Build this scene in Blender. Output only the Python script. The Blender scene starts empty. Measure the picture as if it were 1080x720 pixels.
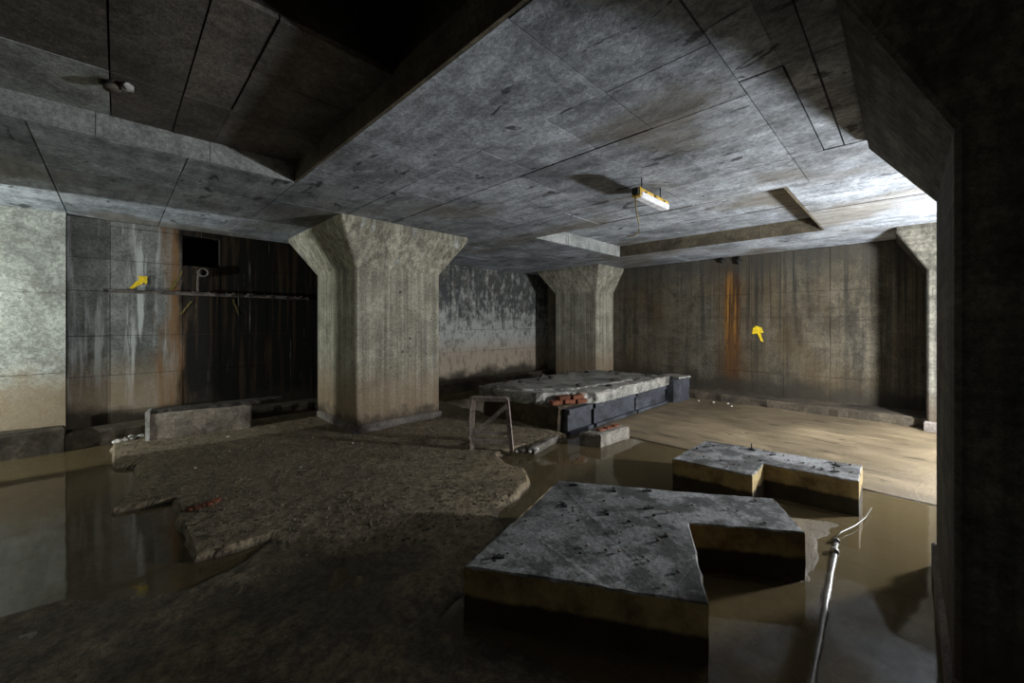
import bpy, bmesh, math, random
import numpy as np
from mathutils import Vector, noise as mn
random.seed(7); np.random.seed(7)
S = bpy.context.scene
C = S.collection
CEIL = 2.81          # soffit height; room axes: X to the far right wall, Y to the far left wall

# ------------------------------------------------------------------ camera, world, lights, exposure
cam = bpy.data.cameras.new('camera'); cam.sensor_width = 36; cam.lens = 13.9
cam.shift_y = -20/1080; cam.clip_start = .05
co = bpy.data.objects.new('camera', cam); C.objects.link(co)
co.location = (0, 0, 1.5); co.rotation_euler = (math.pi/2, 0, -math.pi/4)
S.camera = co
w = bpy.data.worlds.new('world'); S.world = w; w.use_nodes = True
w.node_tree.nodes['Background'].inputs[0].default_value = (.02, .02, .02, 1)
w.node_tree.nodes['Background'].inputs[1].default_value = 0.0
def lamp(name, loc, power, radius, col):
    l = bpy.data.lights.new(name, 'POINT'); l.energy = power; l.shadow_soft_size = radius; l.color = col
    o = bpy.data.objects.new(name, l); C.objects.link(o); o.location = loc
    return o
lamp('work_lamp_behind_pillar', (6.10, -1.45, 1.25), 1000, .15, (.94, .98, 1.0))
lamp('work_lamp_left_bay', (-3.3, 6.2, 1.35), 480, .05, (.93, 1.0, .96))
lamp('rear_fill_light', (2.1, -3.6, 1.3), 13, .3, (1.0, .93, .8))  # added fill, no visible source; lifts block fronts and the left ceiling
S.view_settings.view_transform = 'Standard'; S.view_settings.look = 'None'
S.view_settings.gamma = 1; S.view_settings.use_curve_mapping = False
S.view_settings.exposure = 0.0

# ------------------------------------------------------------------ node helper
class G:
    def __init__(s, name):
        s.m = bpy.data.materials.new(name); s.m.use_nodes = True
        s.t = s.m.node_tree; s.t.nodes.clear()
        s.P = s.n('ShaderNodeNewGeometry').outputs['Position']
    def n(s, k): return s.t.nodes.new(k)
    def put(s, sock, v):
        if isinstance(v, bpy.types.NodeSocket): s.t.links.new(v, sock)
        elif isinstance(v, (tuple, list)) and len(v) == 3 and sock.type == 'RGBA': sock.default_value = (*v, 1)
        else: sock.default_value = v
    def mul(s, v, k):
        n = s.n('ShaderNodeVectorMath'); n.operation = 'MULTIPLY'; s.put(n.inputs[0], v); n.inputs[1].default_value = k
        return n.outputs[0]
    def noise(s, v, sc, det=5, ro=.55, dist=0):
        n = s.n('ShaderNodeTexNoise'); s.put(n.inputs['Vector'], v); n.inputs['Scale'].default_value = sc
        n.inputs['Detail'].default_value = det; n.inputs['Roughness'].default_value = ro; n.inputs['Distortion'].default_value = dist
        return n.outputs['Fac']
    def vor(s, v, sc):
        n = s.n('ShaderNodeTexVoronoi'); s.put(n.inputs['Vector'], v); n.inputs['Scale'].default_value = sc
        return n.outputs['Distance']
    def ss(s, v, a, b, c=0., d=1.):
        n = s.n('ShaderNodeMapRange'); n.interpolation_type = 'SMOOTHSTEP'
        s.put(n.inputs['Value'], v)
        for i, x in zip((1, 2, 3, 4), (a, b, c, d)): n.inputs[i].default_value = x
        return n.outputs[0]
    def ma(s, op, a, b=0.):
        n = s.n('ShaderNodeMath'); n.operation = op; s.put(n.inputs[0], a); s.put(n.inputs[1], b); return n.outputs[0]
    def mx(s, f, a, b, mode='MIX'):
        n = s.n('ShaderNodeMix'); n.data_type = 'RGBA'; n.blend_type = mode
        s.put(n.inputs[0], f); s.put(n.inputs[6], a); s.put(n.inputs[7], b); return n.outputs[2]
    def xyz(s, v=None):
        n = s.n('ShaderNodeSeparateXYZ'); s.put(n.inputs[0], s.P if v is None else v); return n.outputs
    def band(s, v, a, b, e):      # 1 inside a..b with soft ends e
        return s.ma('MULTIPLY', s.ss(v, a-e, a+e), s.ss(v, b-e, b+e, 1., 0.))
    def rnd(s): return s.n('ShaderNodeObjectInfo').outputs['Random']
    def out(s, col, rough=.85, bump=None, bs=.3, bd=.01, metal=0., spec=.35, coat=0.):
        b = s.n('ShaderNodeBsdfPrincipled'); o = s.n('ShaderNodeOutputMaterial')
        s.put(b.inputs['Base Color'], col); s.put(b.inputs['Roughness'], rough); s.put(b.inputs['Metallic'], metal)
        s.put(b.inputs['Specular IOR Level'], spec)
        if bump is not None:
            k = s.n('ShaderNodeBump'); s.put(k.inputs['Height'], bump); k.inputs['Strength'].default_value = bs; k.inputs['Distance'].default_value = bd
            s.t.links.new(k.outputs[0], b.inputs['Normal'])
        s.t.links.new(b.outputs[0], o.inputs['Surface'])
        return s.m

def concrete(name, c1, c2, dark, stretch=(1, 1, 1), sa=.45, sb=.7, samt=.8, grain=35, extra=None, rough=.88, vary=.12, pits=.6, bs=.55, spec=.3, grime=.4):
    g = G(name)
    n1 = g.noise(g.P, .9, 6, .6); n2 = g.noise(g.mul(g.P, stretch), 1.0, 6, .62, .3); n3 = g.noise(g.P, grain, 4, .7); n4 = g.noise(g.P, 6, 6, .65)
    col = g.mx(g.ss(n1, .3, .7), c1, c2)
    col = g.mx(g.ma('MULTIPLY', g.ss(n2, sa, sb), samt), col, dark)
    col = g.mx(g.ss(n4, .3, .75), col, g.mx(.55, col, (1.25*c1[0], 1.25*c1[1], 1.25*c1[2])))
    n6 = g.noise(g.P, 110, 3, .7)
    col = g.mx(1., col, g.ss(n3, .3, .7, .64, 1.16), 'MULTIPLY')
    col = g.mx(1., col, g.ss(n6, .35, .65, .80, 1.12), 'MULTIPLY')
    pit = g.noise(g.P, 17, 8, .75)
    col = g.mx(g.ss(pit, .60, .68, 0, pits), col, dark)
    col = g.mx(1., col, g.ss(g.rnd(), 0, 1, 1-vary, 1+vary), 'MULTIPLY')
    n5 = g.noise(g.P, 2.3, 12, .72, .4)
    col = g.mx(1., col, g.ss(n5, .36, .62, 1-grime, 1.12), 'MULTIPLY')
    bump = g.ma('ADD', g.ma('ADD', g.ma('MULTIPLY', n3, .6), g.ma('MULTIPLY', n6, .25)), n4)
    if extra: col = extra(g, col, n1, n2, n3, n4)
    return g.out(col, rough, bump, bs, .012, spec=spec)

def x_ceiling(g, col, n1, n2, n3, n4):
    x, y, z = g.xyz()[:3]
    # damp smears and small dark spalls
    sp = g.noise(g.mul(g.P, (6, 2.6, 5)), 1.0, 5, .6, .8)
    col = g.mx(g.ma('MULTIPLY', g.ss(sp, .625, .66), .85), col, (.035, .035, .04))
    bl = g.noise(g.mul(g.P, (1, .8, 1)), .75, 3, .5)
    col = g.mx(g.ss(bl, .5, .66, 0, .75), col, (.18, .16, .13))
    fine = g.noise(g.mul(g.P, (9, 1.6, 1)), 1, 8, .7)
    col = g.mx(1., col, g.ss(fine, .35, .65, .72, 1.14), 'MULTIPLY')
    sc = g.noise(g.mul(g.P, (1, .7, 1)), 2.2, 8, .7)
    return g.mx(g.ss(sc, .56, .66, 0, .5), col, (.44, .46, .49))

def x_right(g, col, n1, n2, n3, n4):
    x, y, z = g.xyz()[:3]
    br = g.noise(g.mul(g.P, (1, 1.1, .5)), 1.2, 4)
    col = g.mx(g.ss(br, .4, .7, 0, .6), col, (.085, .055, .024))
    pale = g.noise(g.mul(g.P, (1, 11, .35)), 1.0, 3, .5)
    col = g.mx(g.ma('MULTIPLY', g.ss(pale, .62, .74), g.ss(z, 1.0, 2.4, 0, .5)), col, (.17, .165, .15))
    s2 = g.noise(g.mul(g.P, (1, 16, .28)), 1.0, 6, .65)
    col = g.mx(g.ma('MULTIPLY', g.ss(s2, .50, .66), g.ss(z, .6, 2.4, .45, .85)), col, (.02, .019, .016))
    s3 = g.noise(g.mul(g.P, (1, .7, 7)), 1.0, 6, .7)
    col = g.mx(g.ss(s3, .60, .70, 0, .6), col, (.022, .018, .013))
    # rust run under the pipe stubs
    wob = g.noise(g.mul(g.P, (1, 3, .8)), 2.0, 4)
    yy = g.ma('ADD', y, g.ma('MULTIPLY', g.ma('SUBTRACT', wob, .5), .16))
    run = g.ma('MULTIPLY', g.band(yy, 2.34, 2.61, .025), g.ss(z, 2.62, 2.75, 1, 0))
    strk = g.noise(g.mul(g.P, (1, 22, .6)), 1, 4)
    rc = g.mx(g.ss(strk, .4, .62), (.30, .14, .024), (.04, .017, .006))
    rc = g.mx(g.ss(z, .5, 1.7, .75, 0), rc, (.07, .026, .009))
    rc = g.mx(g.ss(g.noise(g.mul(g.P, (1, 6, 2.2)), 1.5, 8, .7), .5, .64, 0, .85), rc, (.03, .015, .007))
    rc = g.mx(g.ss(z, 2.4, 2.6, 0, .8), rc, (.02, .015, .01))
    col = g.mx(g.ma('MULTIPLY', run, .93), col, rc)
    halo = g.ma('MULTIPLY', g.band(yy, 2.2, 2.78, .12), g.ss(z, .5, 1.8, .55, .1))
    col = g.mx(halo, col, (.07, .034, .012))
    # rising damp and black top growth
    ed = g.noise(g.mul(g.P, (1, 1.2, 1)), 2.2, 5)
    zz = g.ma('ADD', z, g.ma('MULTIPLY', ed, -.7))
    col = g.mx(g.ss(zz, -.1, .25, .85, 0), col, (.03, .025, .018))
    col = g.mx(g.ma('MULTIPLY', g.ss(zz, 1.75, 2.4), .6), col, (.05, .05, .045))
    return col

def x_left(g, col, n1, n2, n3, n4):
    x, y, z = g.xyz()[:3]
    # pale lime weeps
    pale = g.noise(g.mul(g.P, (7, 1, .5)), 1.0, 4, .6)
    near = g.ss(x, 1.7, 2.3, 1, 0)
    col = g.mx(g.ma('MULTIPLY', g.ss(g.ma('ADD', g.ma('MULTIPLY', pale, .6), g.ma('MULTIPLY', g.noise(g.mul(g.P, (18, 1, 1.5)), 1, 10, .75), .4)), .50, .60), g.ma('MULTIPLY', near, .8)), col, (.52, .54, .54))
    # warm tidemark low down
    col = g.mx(g.ss(z, .55, 1.25, .72, 0), col, (.26, .19, .115))
    # grey green panel and black leak behind the ledge
    wob = g.ma('MULTIPLY', g.ma('SUBTRACT', g.noise(g.mul(g.P, (2.5, 1, .5)), 1.6, 5, .6), .5), .7)
    xx = g.ma('ADD', x, wob)
    blk = g.band(xx, .62, 2.9, .10)
    rust = g.band(xx, .42, .78, .10)
    rs = g.noise(g.mul(g.P, (14, 1, .6)), 1, 4)
    col = g.mx(g.ma('MULTIPLY', rust, g.ss(rs, .35, .6, .4, .9)), col, (.20, .10, .035))
    bk = g.mx(g.ss(rs, .5, .68), (.008, .007, .006), (.05, .03, .016))
    ws = g.noise(g.mul(g.P, (20, 1, .7)), 1, 5, .65)
    bk = g.mx(g.ma('MULTIPLY', g.ss(ws, .63, .72), .7), bk, (.42, .41, .38))
    col = g.mx(blk, col, bk)
    # mould blotches on the far stretch, brown under
    far = g.ss(x, 3.4, 3.6)
    mo = g.ma('ADD', g.ma('MULTIPLY', g.noise(g.mul(g.P, (4.0, 1, 3.0)), 1.5, 10, .75), .6), g.ma('MULTIPLY', g.noise(g.mul(g.P, (12, 1, 1.6)), 1.0, 10, .75), .4))
    mz = g.ma('ADD', mo, g.ss(z, .8, 2.2, -.10, .05))
    col = g.mx(g.ma('MULTIPLY', far, .65), col, (.58, .58, .55))
    col = g.mx(g.ma('MULTIPLY', far, g.ss(mz, .43, .57, 0, .9)), col, (.035, .042, .045))
    col = g.mx(g.ma('MULTIPLY', far, g.ss(z, .7, 1.2, .6, 0)), col, (.36, .25, .15))
    gm = g.noise(g.mul(g.P, (5, 1, 3)), 1.6, 10, .75)
    col = g.mx(g.ma('MULTIPLY', far, g.ss(gm, .5, .62, 0, .65)), col, (.12, .10, .08))
    ed = g.noise(g.P, 2.4, 5)
    zz = g.ma('ADD', z, g.ma('MULTIPLY', ed, -.6))
    return g.mx(g.ss(zz, -.05, .2, .9, 0), col, (.03, .024, .016))

def x_pale(g, col, n1, n2, n3, n4):
    x, y, z = g.xyz()[:3]
    pk = g.noise(g.mul(g.P, (1.5, 1.5, 2.6)), 2.1, 7, .7)
    col = g.mx(g.ss(pk, .54, .60, 0, .75), col, (.24, .24, .21))
    dz = g.ma('ADD', z, g.ma('MULTIPLY', n4, -.7))
    col = g.mx(g.ss(dz, .25, .75, .85, 0), col, (.27, .20, .12))
    return col

def x_pillar(g, col, n1, n2, n3, n4):
    x, y, z = g.xyz()[:3]
    bd = g.noise(g.mul(g.P, (16, 16, .25)), 1, 3, .55)
    col = g.mx(1., col, g.ss(bd, .35, .65, .66, 1.16), 'MULTIPLY')
    b2 = g.noise(g.mul(g.P, (30, 30, .6)), 1, 6, .7)
    col = g.mx(1., col, g.ss(b2, .35, .65, .75, 1.12), 'MULTIPLY')
    wp = g.noise(g.mul(g.P, (9, 9, .5)), 1, 4)
    col = g.mx(g.ma('MULTIPLY', g.ss(wp, .60, .72), g.ss(z, 1.6, 2.5, .2, .8)), col, (.50, .53, .54))
    zz = g.ma('ADD', z, g.ma('MULTIPLY', n4, -.5))
    col = g.mx(g.ss(zz, .1, .9, .7, 0), col, (.23, .15, .085))
    return g.mx(g.ss(zz, -.12, .08, .85, 0), col, (.05, .04, .03))

def x_block(g, col, n1, n2, n3, n4):
    x, y, z = g.xyz()[:3]
    nz = g.xyz(g.n('ShaderNodeNewGeometry').outputs['Normal'])[2]
    up = g.ss(nz, .3, .7)
    sp = g.noise(g.P, 3.6, 7, .7)
    top = g.mx(g.ss(sp, .47, .57, 0, .8), col, (.045, .043, .041))
    s4 = g.noise(g.P, 11, 10, .75)
    top = g.mx(g.ss(s4, .55, .64, 0, .7), top, (.04, .037, .034))
    top = g.mx(g.ss(g.noise(g.P, 1.7, 4), .6, .7, 0, .5), top, (.16, .105, .07))
    side = g.mx(g.ss(n4, .35, .7), (.42, .31, .14), (.16, .11, .045))
    wet = g.ma('ADD', z, g.ma('MULTIPLY', n4, -.05))
    side = g.mx(g.ss(wet, .095, .125, .93, 0), side, (.018, .013, .008))
    return g.mx(up, side, top)

def x_slab(g, col, n1, n2, n3, n4):
    sp = g.noise(g.P, 4.5, 7, .7)
    col = g.mx(g.ss(sp, .50, .66, 0, .8), col, (.06, .052, .045))
    rd = g.noise(g.P, 2.3, 4)
    return g.mx(g.ss(rd, .62, .72, 0, .6), col, (.30, .17, .12))

def x_pillar_shaded(g, col, n1, n2, n3, n4):
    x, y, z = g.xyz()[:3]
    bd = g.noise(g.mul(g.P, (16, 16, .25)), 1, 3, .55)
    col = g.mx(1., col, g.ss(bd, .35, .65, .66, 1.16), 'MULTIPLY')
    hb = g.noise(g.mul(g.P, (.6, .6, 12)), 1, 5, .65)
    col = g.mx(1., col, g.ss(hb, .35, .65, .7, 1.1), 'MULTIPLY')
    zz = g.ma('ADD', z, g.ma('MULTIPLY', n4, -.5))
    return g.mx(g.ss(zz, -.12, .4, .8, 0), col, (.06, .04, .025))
M = {}
M['ceiling'] = concrete('ceiling_concrete', (.43, .465, .52), (.33, .355, .395), (.175, .18, .19), (1.2, .5, 1), .48, .70, .8, 30, x_ceiling, vary=.2, grime=.45)
M['ceiling_pale'] = concrete('pale_ceiling_concrete', (.42, .44, .43), (.36, .38, .37), (.25, .25, .24), (1, 1, 1), .55, .8, .5)
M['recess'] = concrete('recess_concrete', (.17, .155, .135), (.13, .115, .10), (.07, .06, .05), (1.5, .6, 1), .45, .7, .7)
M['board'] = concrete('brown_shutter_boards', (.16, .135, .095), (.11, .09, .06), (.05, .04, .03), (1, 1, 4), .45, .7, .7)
M['gap'] = concrete('dark_joint', (.05, .045, .04), (.035, .03, .027), (.02, .02, .018))
M['right'] = concrete('streaked_brown_wall', (.125, .108, .078), (.095, .077, .050), (.016, .014, .011), (1, 5.5, .33), .47, .68, .85, 35, x_right, vary=.08)
M['left'] = concrete('leaking_wall', (.25, .255, .24), (.18, .185, .175), (.06, .06, .055), (4.5, 1, .5), .48, .70, .8, 35, x_left, vary=.08)
M['pale'] = concrete('pale_washed_wall', (.52, .54, .49), (.46, .48, .44), (.30, .30, .26), (1, 1, 3), .5, .75, .6, 35, x_pale, vary=.06)
M['pillar'] = concrete('board_marked_pillar', (.47, .445, .355), (.39, .365, .28), (.25, .225, .165), (2.2, 2.2, .6), .5, .75, .7, 35, x_pillar, vary=.0, pits=.2, bs=.35, grime=.3)
M['pillar_shaded'] = concrete('shaded_pillar', (.15, .14, .115), (.115, .105, .085), (.05, .045, .035), (2.2, 2.2, .6), .48, .70, .8, 35, x_pillar_shaded, vary=.0)  # darkened pillar concrete; paints in near pillar's shade, offsets strong lamp on wall pillar
M['curb'] = concrete('muddy_curb', (.10, .08, .055), (.065, .05, .035), (.02, .016, .012), (1, 1, 2), .42, .65, .8)
M['plinth'] = concrete('stained_plinth', (.21, .18, .16), (.15, .125, .11), (.05, .042, .04), (1, 1, 2), .42, .65, .8)
M['block'] = concrete('block_concrete', (.26, .26, .26), (.19, .187, .183), (.07, .068, .066), (1.5, 1.5, 1), .5, .72, .6, 40, x_block, rough=.7, bs=.5)
M['slab'] = concrete('crumbling_slab', (.36, .345, .31), (.25, .235, .21), (.11, .10, .085), (2, 2, 2), .48, .7, .7, 45, x_slab, rough=.75, bs=.6)
M['rubble'] = concrete('rubble', (.30, .27, .23), (.20, .17, .14), (.07, .06, .05), (3, 3, 3), .45, .65, .8, vary=.3)
M['upstand'] = concrete('stained_pale_upstand', (.34, .29, .235), (.24, .19, .145), (.07, .05, .035), (3, 3, 3), .45, .65, .8)
M['darkrubble'] = concrete('dark_rubble', (.07, .06, .05), (.05, .042, .035), (.02, .018, .015), (3, 3, 3), vary=.3)
M['brownbase'] = concrete('brown_earth_core', (.11, .08, .05), (.075, .052, .03), (.03, .022, .015), (3, 3, 3), .42, .62, .8, bs=.8)
M['steel'] = concrete('blue_grey_steel', (.085, .09, .108), (.055, .058, .07), (.022, .021, .022), (2, 2, 5), .45, .65, .8, rough=.55)
M['rust'] = concrete('rusty_frame_steel', (.46, .38, .34), (.34, .26, .22), (.10, .06, .045), (6, 6, 6), .42, .62, .8, rough=.7)
M['brick'] = concrete('red_brick', (.22, .075, .038), (.15, .05, .026), (.12, .05, .03), (8, 8, 8), .5, .7, .6, vary=.25)
M['white'] = concrete('white_plaster', (.62, .60, .56), (.52, .50, .45), (.25, .22, .18), (6, 6, 6))

def plain(name, col, rough=.5, metal=0., spec=.4):
    g = G(name); n = g.noise(g.P, 22, 5, .65)
    c = g.mx(1., col, g.ss(n, .3, .7, .7, 1.15), 'MULTIPLY')
    return g.out(c, rough, n, .15, .004, metal, spec)
M['yellow'] = plain('yellow_spray_paint', (.85, .60, .02), .6)
M['yellowdim'] = plain('worn_yellow_paint', (.16, .125, .035), .8)
M['ballast'] = plain('yellow_lamp_housing', (.85, .55, .08), .45)
M['diffuser'] = plain('white_diffuser', (.95, .96, 1.0), .25)
M['tan'] = plain('tan_cable', (.40, .30, .12), .6)
M['black'] = plain('black_iron', (.02, .02, .02), .7)
M['iron'] = plain('wet_iron_pipe', (.22, .21, .20), .36, .4, .7)
M['glassy'] = plain('cloudy_bulb_glass', (.55, .55, .52), .3)

# mud bed: brown gravelly mud, tan silt on the far slab, smoother and darker where it is wet, the darkening deepened to paint foreground shade
g = G('mud_and_silt'); x, y, z = g.xyz()[:3]
n1 = g.noise(g.P, 1.1, 6, .6); n2 = g.noise(g.P, 9, 6, .7); n3 = g.noise(g.P, 60, 4, .75); st = g.noise(g.mul(g.P, (7, 2.2, 1)), 1.0, 9, .72, .7)
mud = g.mx(g.ss(n1, .3, .7), (.27, .215, .14), (.19, .148, .094))
mud = g.mx(g.ss(n2, .4, .65, 0, .6), mud, (.08, .06, .037))
mud = g.mx(g.ss(n3, .55, .75, 0, .55), mud, (.36, .32, .25))
silt = g.mx(g.ss(n1, .3, .7), (.31, .235, .14), (.235, .175, .104))
silt = g.mx(g.ss(st, .55, .64, 0, .75), silt, (.085, .06, .034))
mud = g.mx(1., mud, g.ss(g.noise(g.P, 28, 8, .8), .36, .64, .5, 1.35), 'MULTIPLY')
silt = g.mx(1., silt, g.ss(n3, .3, .7, .85, 1.08), 'MULTIPLY')
isl = g.ma('MULTIPLY', g.ss(x, 2.2, 3.2), g.ss(y, 3.3, 3.0, 0, 1))
col = g.mx(isl, mud, silt)
wet = g.ss(g.ma('ADD', z, g.ma('MULTIPLY', n1, .02)), .012, .035, 1, 0)
col = g.mx(1., col, g.ss(wet, 0, 1, 1, .42), 'MULTIPLY')
M['mud'] = g.out(col, g.ma('SUBTRACT', .9, g.ma('MULTIPLY', wet, .35)), g.ma('ADD', n2, g.ma('MULTIPLY', n3, .8)), .8, .014)
M['gravel'] = concrete('gravel', (.22, .185, .13), (.15, .12, .08), (.08, .06, .04), (8, 8, 8))

# still, murky water: a tinted film that mirrors by Fresnel
g = G('murky_water')
fr = g.n('ShaderNodeFresnel'); fr.inputs[0].default_value = 1.33
gl = g.n('ShaderNodeBsdfGlossy'); gl.inputs['Roughness'].default_value = .055; gl.inputs['Color'].default_value = (1, 1, 1, 1)
tr = g.n('ShaderNodeBsdfTransparent'); tr.inputs[0].default_value = (.72, .62, .44, 1)
df = g.n('ShaderNodeBsdfDiffuse'); df.inputs[0].default_value = (.165, .125, .066, 1)
rip = g.noise(g.mul(g.P, (1, 1, 1)), 3.5, 3, .5)
bp = g.n('ShaderNodeBump'); g.put(bp.inputs['Height'], rip); bp.inputs['Strength'].default_value = .06; bp.inputs['Distance'].default_value = .02
g.t.links.new(bp.outputs[0], gl.inputs['Normal'])
m1 = g.n('ShaderNodeMixShader'); m1.inputs[0].default_value = .55
g.t.links.new(tr.outputs[0], m1.inputs[1]); g.t.links.new(df.outputs[0], m1.inputs[2])
m2 = g.n('ShaderNodeMixShader'); g.t.links.new(fr.outputs[0], m2.inputs[0]); g.t.links.new(m1.outputs[0], m2.inputs[1]); g.t.links.new(gl.outputs[0], m2.inputs[2])
oo = g.n('ShaderNodeOutputMaterial'); g.t.links.new(m2.outputs[0], oo.inputs[0])
M['water'] = g.m

# ------------------------------------------------------------------ mesh helpers
def link(name, me, mat, parent=None):
    if mat is not None and not me.materials: me.materials.append(M[mat])
    o = bpy.data.objects.new(name, me); C.objects.link(o)
    if parent is not None: o.parent = parent
    return o
def raw(name, vs, fs, mat, parent=None, smooth=False):
    me = bpy.data.meshes.new(name); me.from_pydata([tuple(map(float, v)) for v in vs], [], fs); me.update()
    if smooth:
        for p in me.polygons: p.use_smooth = True
    return link(name, me, mat, parent)
def frombm(name, bm, mat, parent=None, smooth=False):
    bmesh.ops.recalc_face_normals(bm, faces=bm.faces)
    me = bpy.data.meshes.new(name); bm.to_mesh(me); bm.free()
    if smooth:
        for p in me.polygons: p.use_smooth = True
    return link(name, me, mat, parent)
def bbox(bm, x0, x1, y0, y1, z0, z1):
    v = [bm.verts.new(p) for p in ((x0,y0,z0),(x1,y0,z0),(x1,y1,z0),(x0,y1,z0),(x0,y0,z1),(x1,y0,z1),(x1,y1,z1),(x0,y1,z1))]
    for f in ((0,3,2,1),(4,5,6,7),(0,1,5,4),(1,2,6,5),(2,3,7,6),(3,0,4,7)): bm.faces.new([v[i] for i in f])
def boxes(name, lst, mat, parent=None, bev=0.):
    bm = bmesh.new()
    for b in lst: bbox(bm, *b)
    if bev: bmesh.ops.bevel(bm, geom=list(bm.edges), offset=bev, segments=1, affect='EDGES')
    return frombm(name, bm, mat, parent)
UNIT = {}
def piece(name, b, mat, parent):          # a chamfered box, mesh shared between alike pieces
    if mat not in UNIT:
        bm = bmesh.new(); bbox(bm, -.5, .5, -.5, .5, -.5, .5)
        bmesh.ops.recalc_face_normals(bm, faces=bm.faces)
        me = bpy.data.meshes.new('unit_'+mat); bm.to_mesh(me); bm.free(); me.materials.append(M[mat]); UNIT[mat] = me
    o = bpy.data.objects.new(name, UNIT[mat]); C.objects.link(o); o.parent = parent
    o.location = ((b[0]+b[1])/2, (b[2]+b[3])/2, (b[4]+b[5])/2); o.scale = (b[1]-b[0], b[3]-b[2], b[5]-b[4])
    return o
def resample(poly, seg, jit):
    out = []
    for i, p in enumerate(poly):
        q = poly[(i+1) % len(poly)]; d = math.dist(p, q); k = max(1, int(d/seg))
        for j in range(k):
            t = j/k; jx = random.uniform(-jit, jit) if j else 0; jy = random.uniform(-jit, jit) if j else 0
            out.append((p[0]+(q[0]-p[0])*t+jx, p[1]+(q[1]-p[1])*t+jy))
    return out
def inset(poly, d):
    n = len(poly); out = []
    a = sum(poly[i][0]*poly[(i+1)%n][1]-poly[(i+1)%n][0]*poly[i][1] for i in range(n)); s = 1 if a > 0 else -1
    for i in range(n):
        p0, p1, p2 = poly[i-1], poly[i], poly[(i+1)%n]
        e1 = Vector((p1[0]-p0[0], p1[1]-p0[1])).normalized(); e2 = Vector((p2[0]-p1[0], p2[1]-p1[1])).normalized()
        nn = Vector((-(e1.y+e2.y), e1.x+e2.x))
        if nn.length < 1e-6: nn = Vector((-e1.y, e1.x))
        nn.normalize(); out.append((p1[0]+s*d*nn.x, p1[1]+s*d*nn.y))
    return out
def prism(name, poly, z0, z1, mat, parent=None, seg=.06, jit=.004, ch=.009, zj=.003, levels=3, under=0.):
    ring = resample(poly, seg, jit); bm = bmesh.new(); rs = []
    for k in range(levels):
        z = z0+(z1-ch-z0)*k/(levels-1)
        base = inset(ring, under) if (k == 0 and under) else ring
        rs.append([bm.verts.new((p[0]+random.uniform(-jit, jit)*.7, p[1]+random.uniform(-jit, jit)*.7, z+(random.uniform(-zj, zj) if k else 0))) for p in base])
    rs.append([bm.verts.new((p[0], p[1], z1+random.uniform(-zj, zj))) for p in inset(ring, ch)])
    n = len(ring)
    for a, b in zip(rs, rs[1:]):
        for i in range(n): bm.faces.new((a[i], a[(i+1)%n], b[(i+1)%n], b[i]))
    bm.faces.new(rs[-1]); bm.faces.new(rs[0][::-1])
    return frombm(name, bm, mat, parent)
def tube(bm, pts, r, n=8, cap=True):
    pts = [Vector(p) for p in pts]; prev = None; rings = []
    for i, p in enumerate(pts):
        d = (pts[min(i+1, len(pts)-1)]-pts[max(i-1, 0)]).normalized()
        a = d.cross(Vector((0, 0, 1)));  a = a if a.length > .05 else d.cross(Vector((1, 0, 0)))
        a.normalize(); b = d.cross(a); rr = r[i] if isinstance(r, (list, tuple)) else r
        rings.append([bm.verts.new(p+rr*(math.cos(2*math.pi*k/n)*a+math.sin(2*math.pi*k/n)*b)) for k in range(n)])
    for u, v in zip(rings, rings[1:]):
        for k in range(n): bm.faces.new((u[k], u[(k+1)%n], v[(k+1)%n], v[k]))
    if cap: bm.faces.new(rings[0][::-1]); bm.faces.new(rings[-1])
def tubeobj(name, pts, r, mat, parent=None, n=8):
    bm = bmesh.new(); tube(bm, pts, r, n); return frombm(name, bm, mat, parent, True)
def bar(bm, a, b, t, w=None):             # square section bar
    a, b = Vector(a), Vector(b); w = w or t; d = (b-a).normalized()
    s = d.cross(Vector((0, 0, 1))); s = s if s.length > .05 else d.cross(Vector((1, 1, 0)))
    s.normalize(); u = d.cross(s); vs = []
    for p in (a, b):
        for i, j in ((-1,-1),(1,-1),(1,1),(-1,1)): vs.append(bm.verts.new(p+s*i*t/2+u*j*w/2))
    for f in ((0,1,2,3),(7,6,5,4),(0,4,5,1),(1,5,6,2),(2,6,7,3),(3,7,4,0)): bm.faces.new([vs[i] for i in f])
def barobj(name, a, b, t, mat, parent, w=None):
    bm = bmesh.new(); bar(bm, a, b, t, w); return frombm(name, bm, mat, parent)
def rock(name, loc, size, mat, parent=None, rz=0., seed=None, sub=1):
    bm = bmesh.new(); bmesh.ops.create_icosphere(bm, subdivisions=sub, radius=1)
    rr = random.Random(seed)
    for v in bm.verts:
        k = rr.uniform(.68, 1.08); v.co = Vector((max(-.8, min(.8, v.co.x*k))*size[0], max(-.8, min(.8, v.co.y*k))*size[1], max(-.75, min(.7, v.co.z*k))*size[2]))
    o = frombm(name, bm, mat, parent); o.location = loc; o.rotation_euler = (0, 0, rz); return o
def empty(name, loc=(0, 0, 0)):
    o = bpy.data.objects.new(name, None); C.objects.link(o); o.location = loc; o.empty_display_size = .1; return o
def tag(o, label=None, cat=None, group=None, kind=None):
    for k, v in (('label', label), ('category', cat), ('group', group), ('kind', kind)):
        if v: o[k] = v
    return o
def keep(o):                               # parts modelled in room coordinates keep their place under an Empty
    for c in o.children: c.matrix_parent_inverse = o.matrix_basis.inverted()

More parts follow.
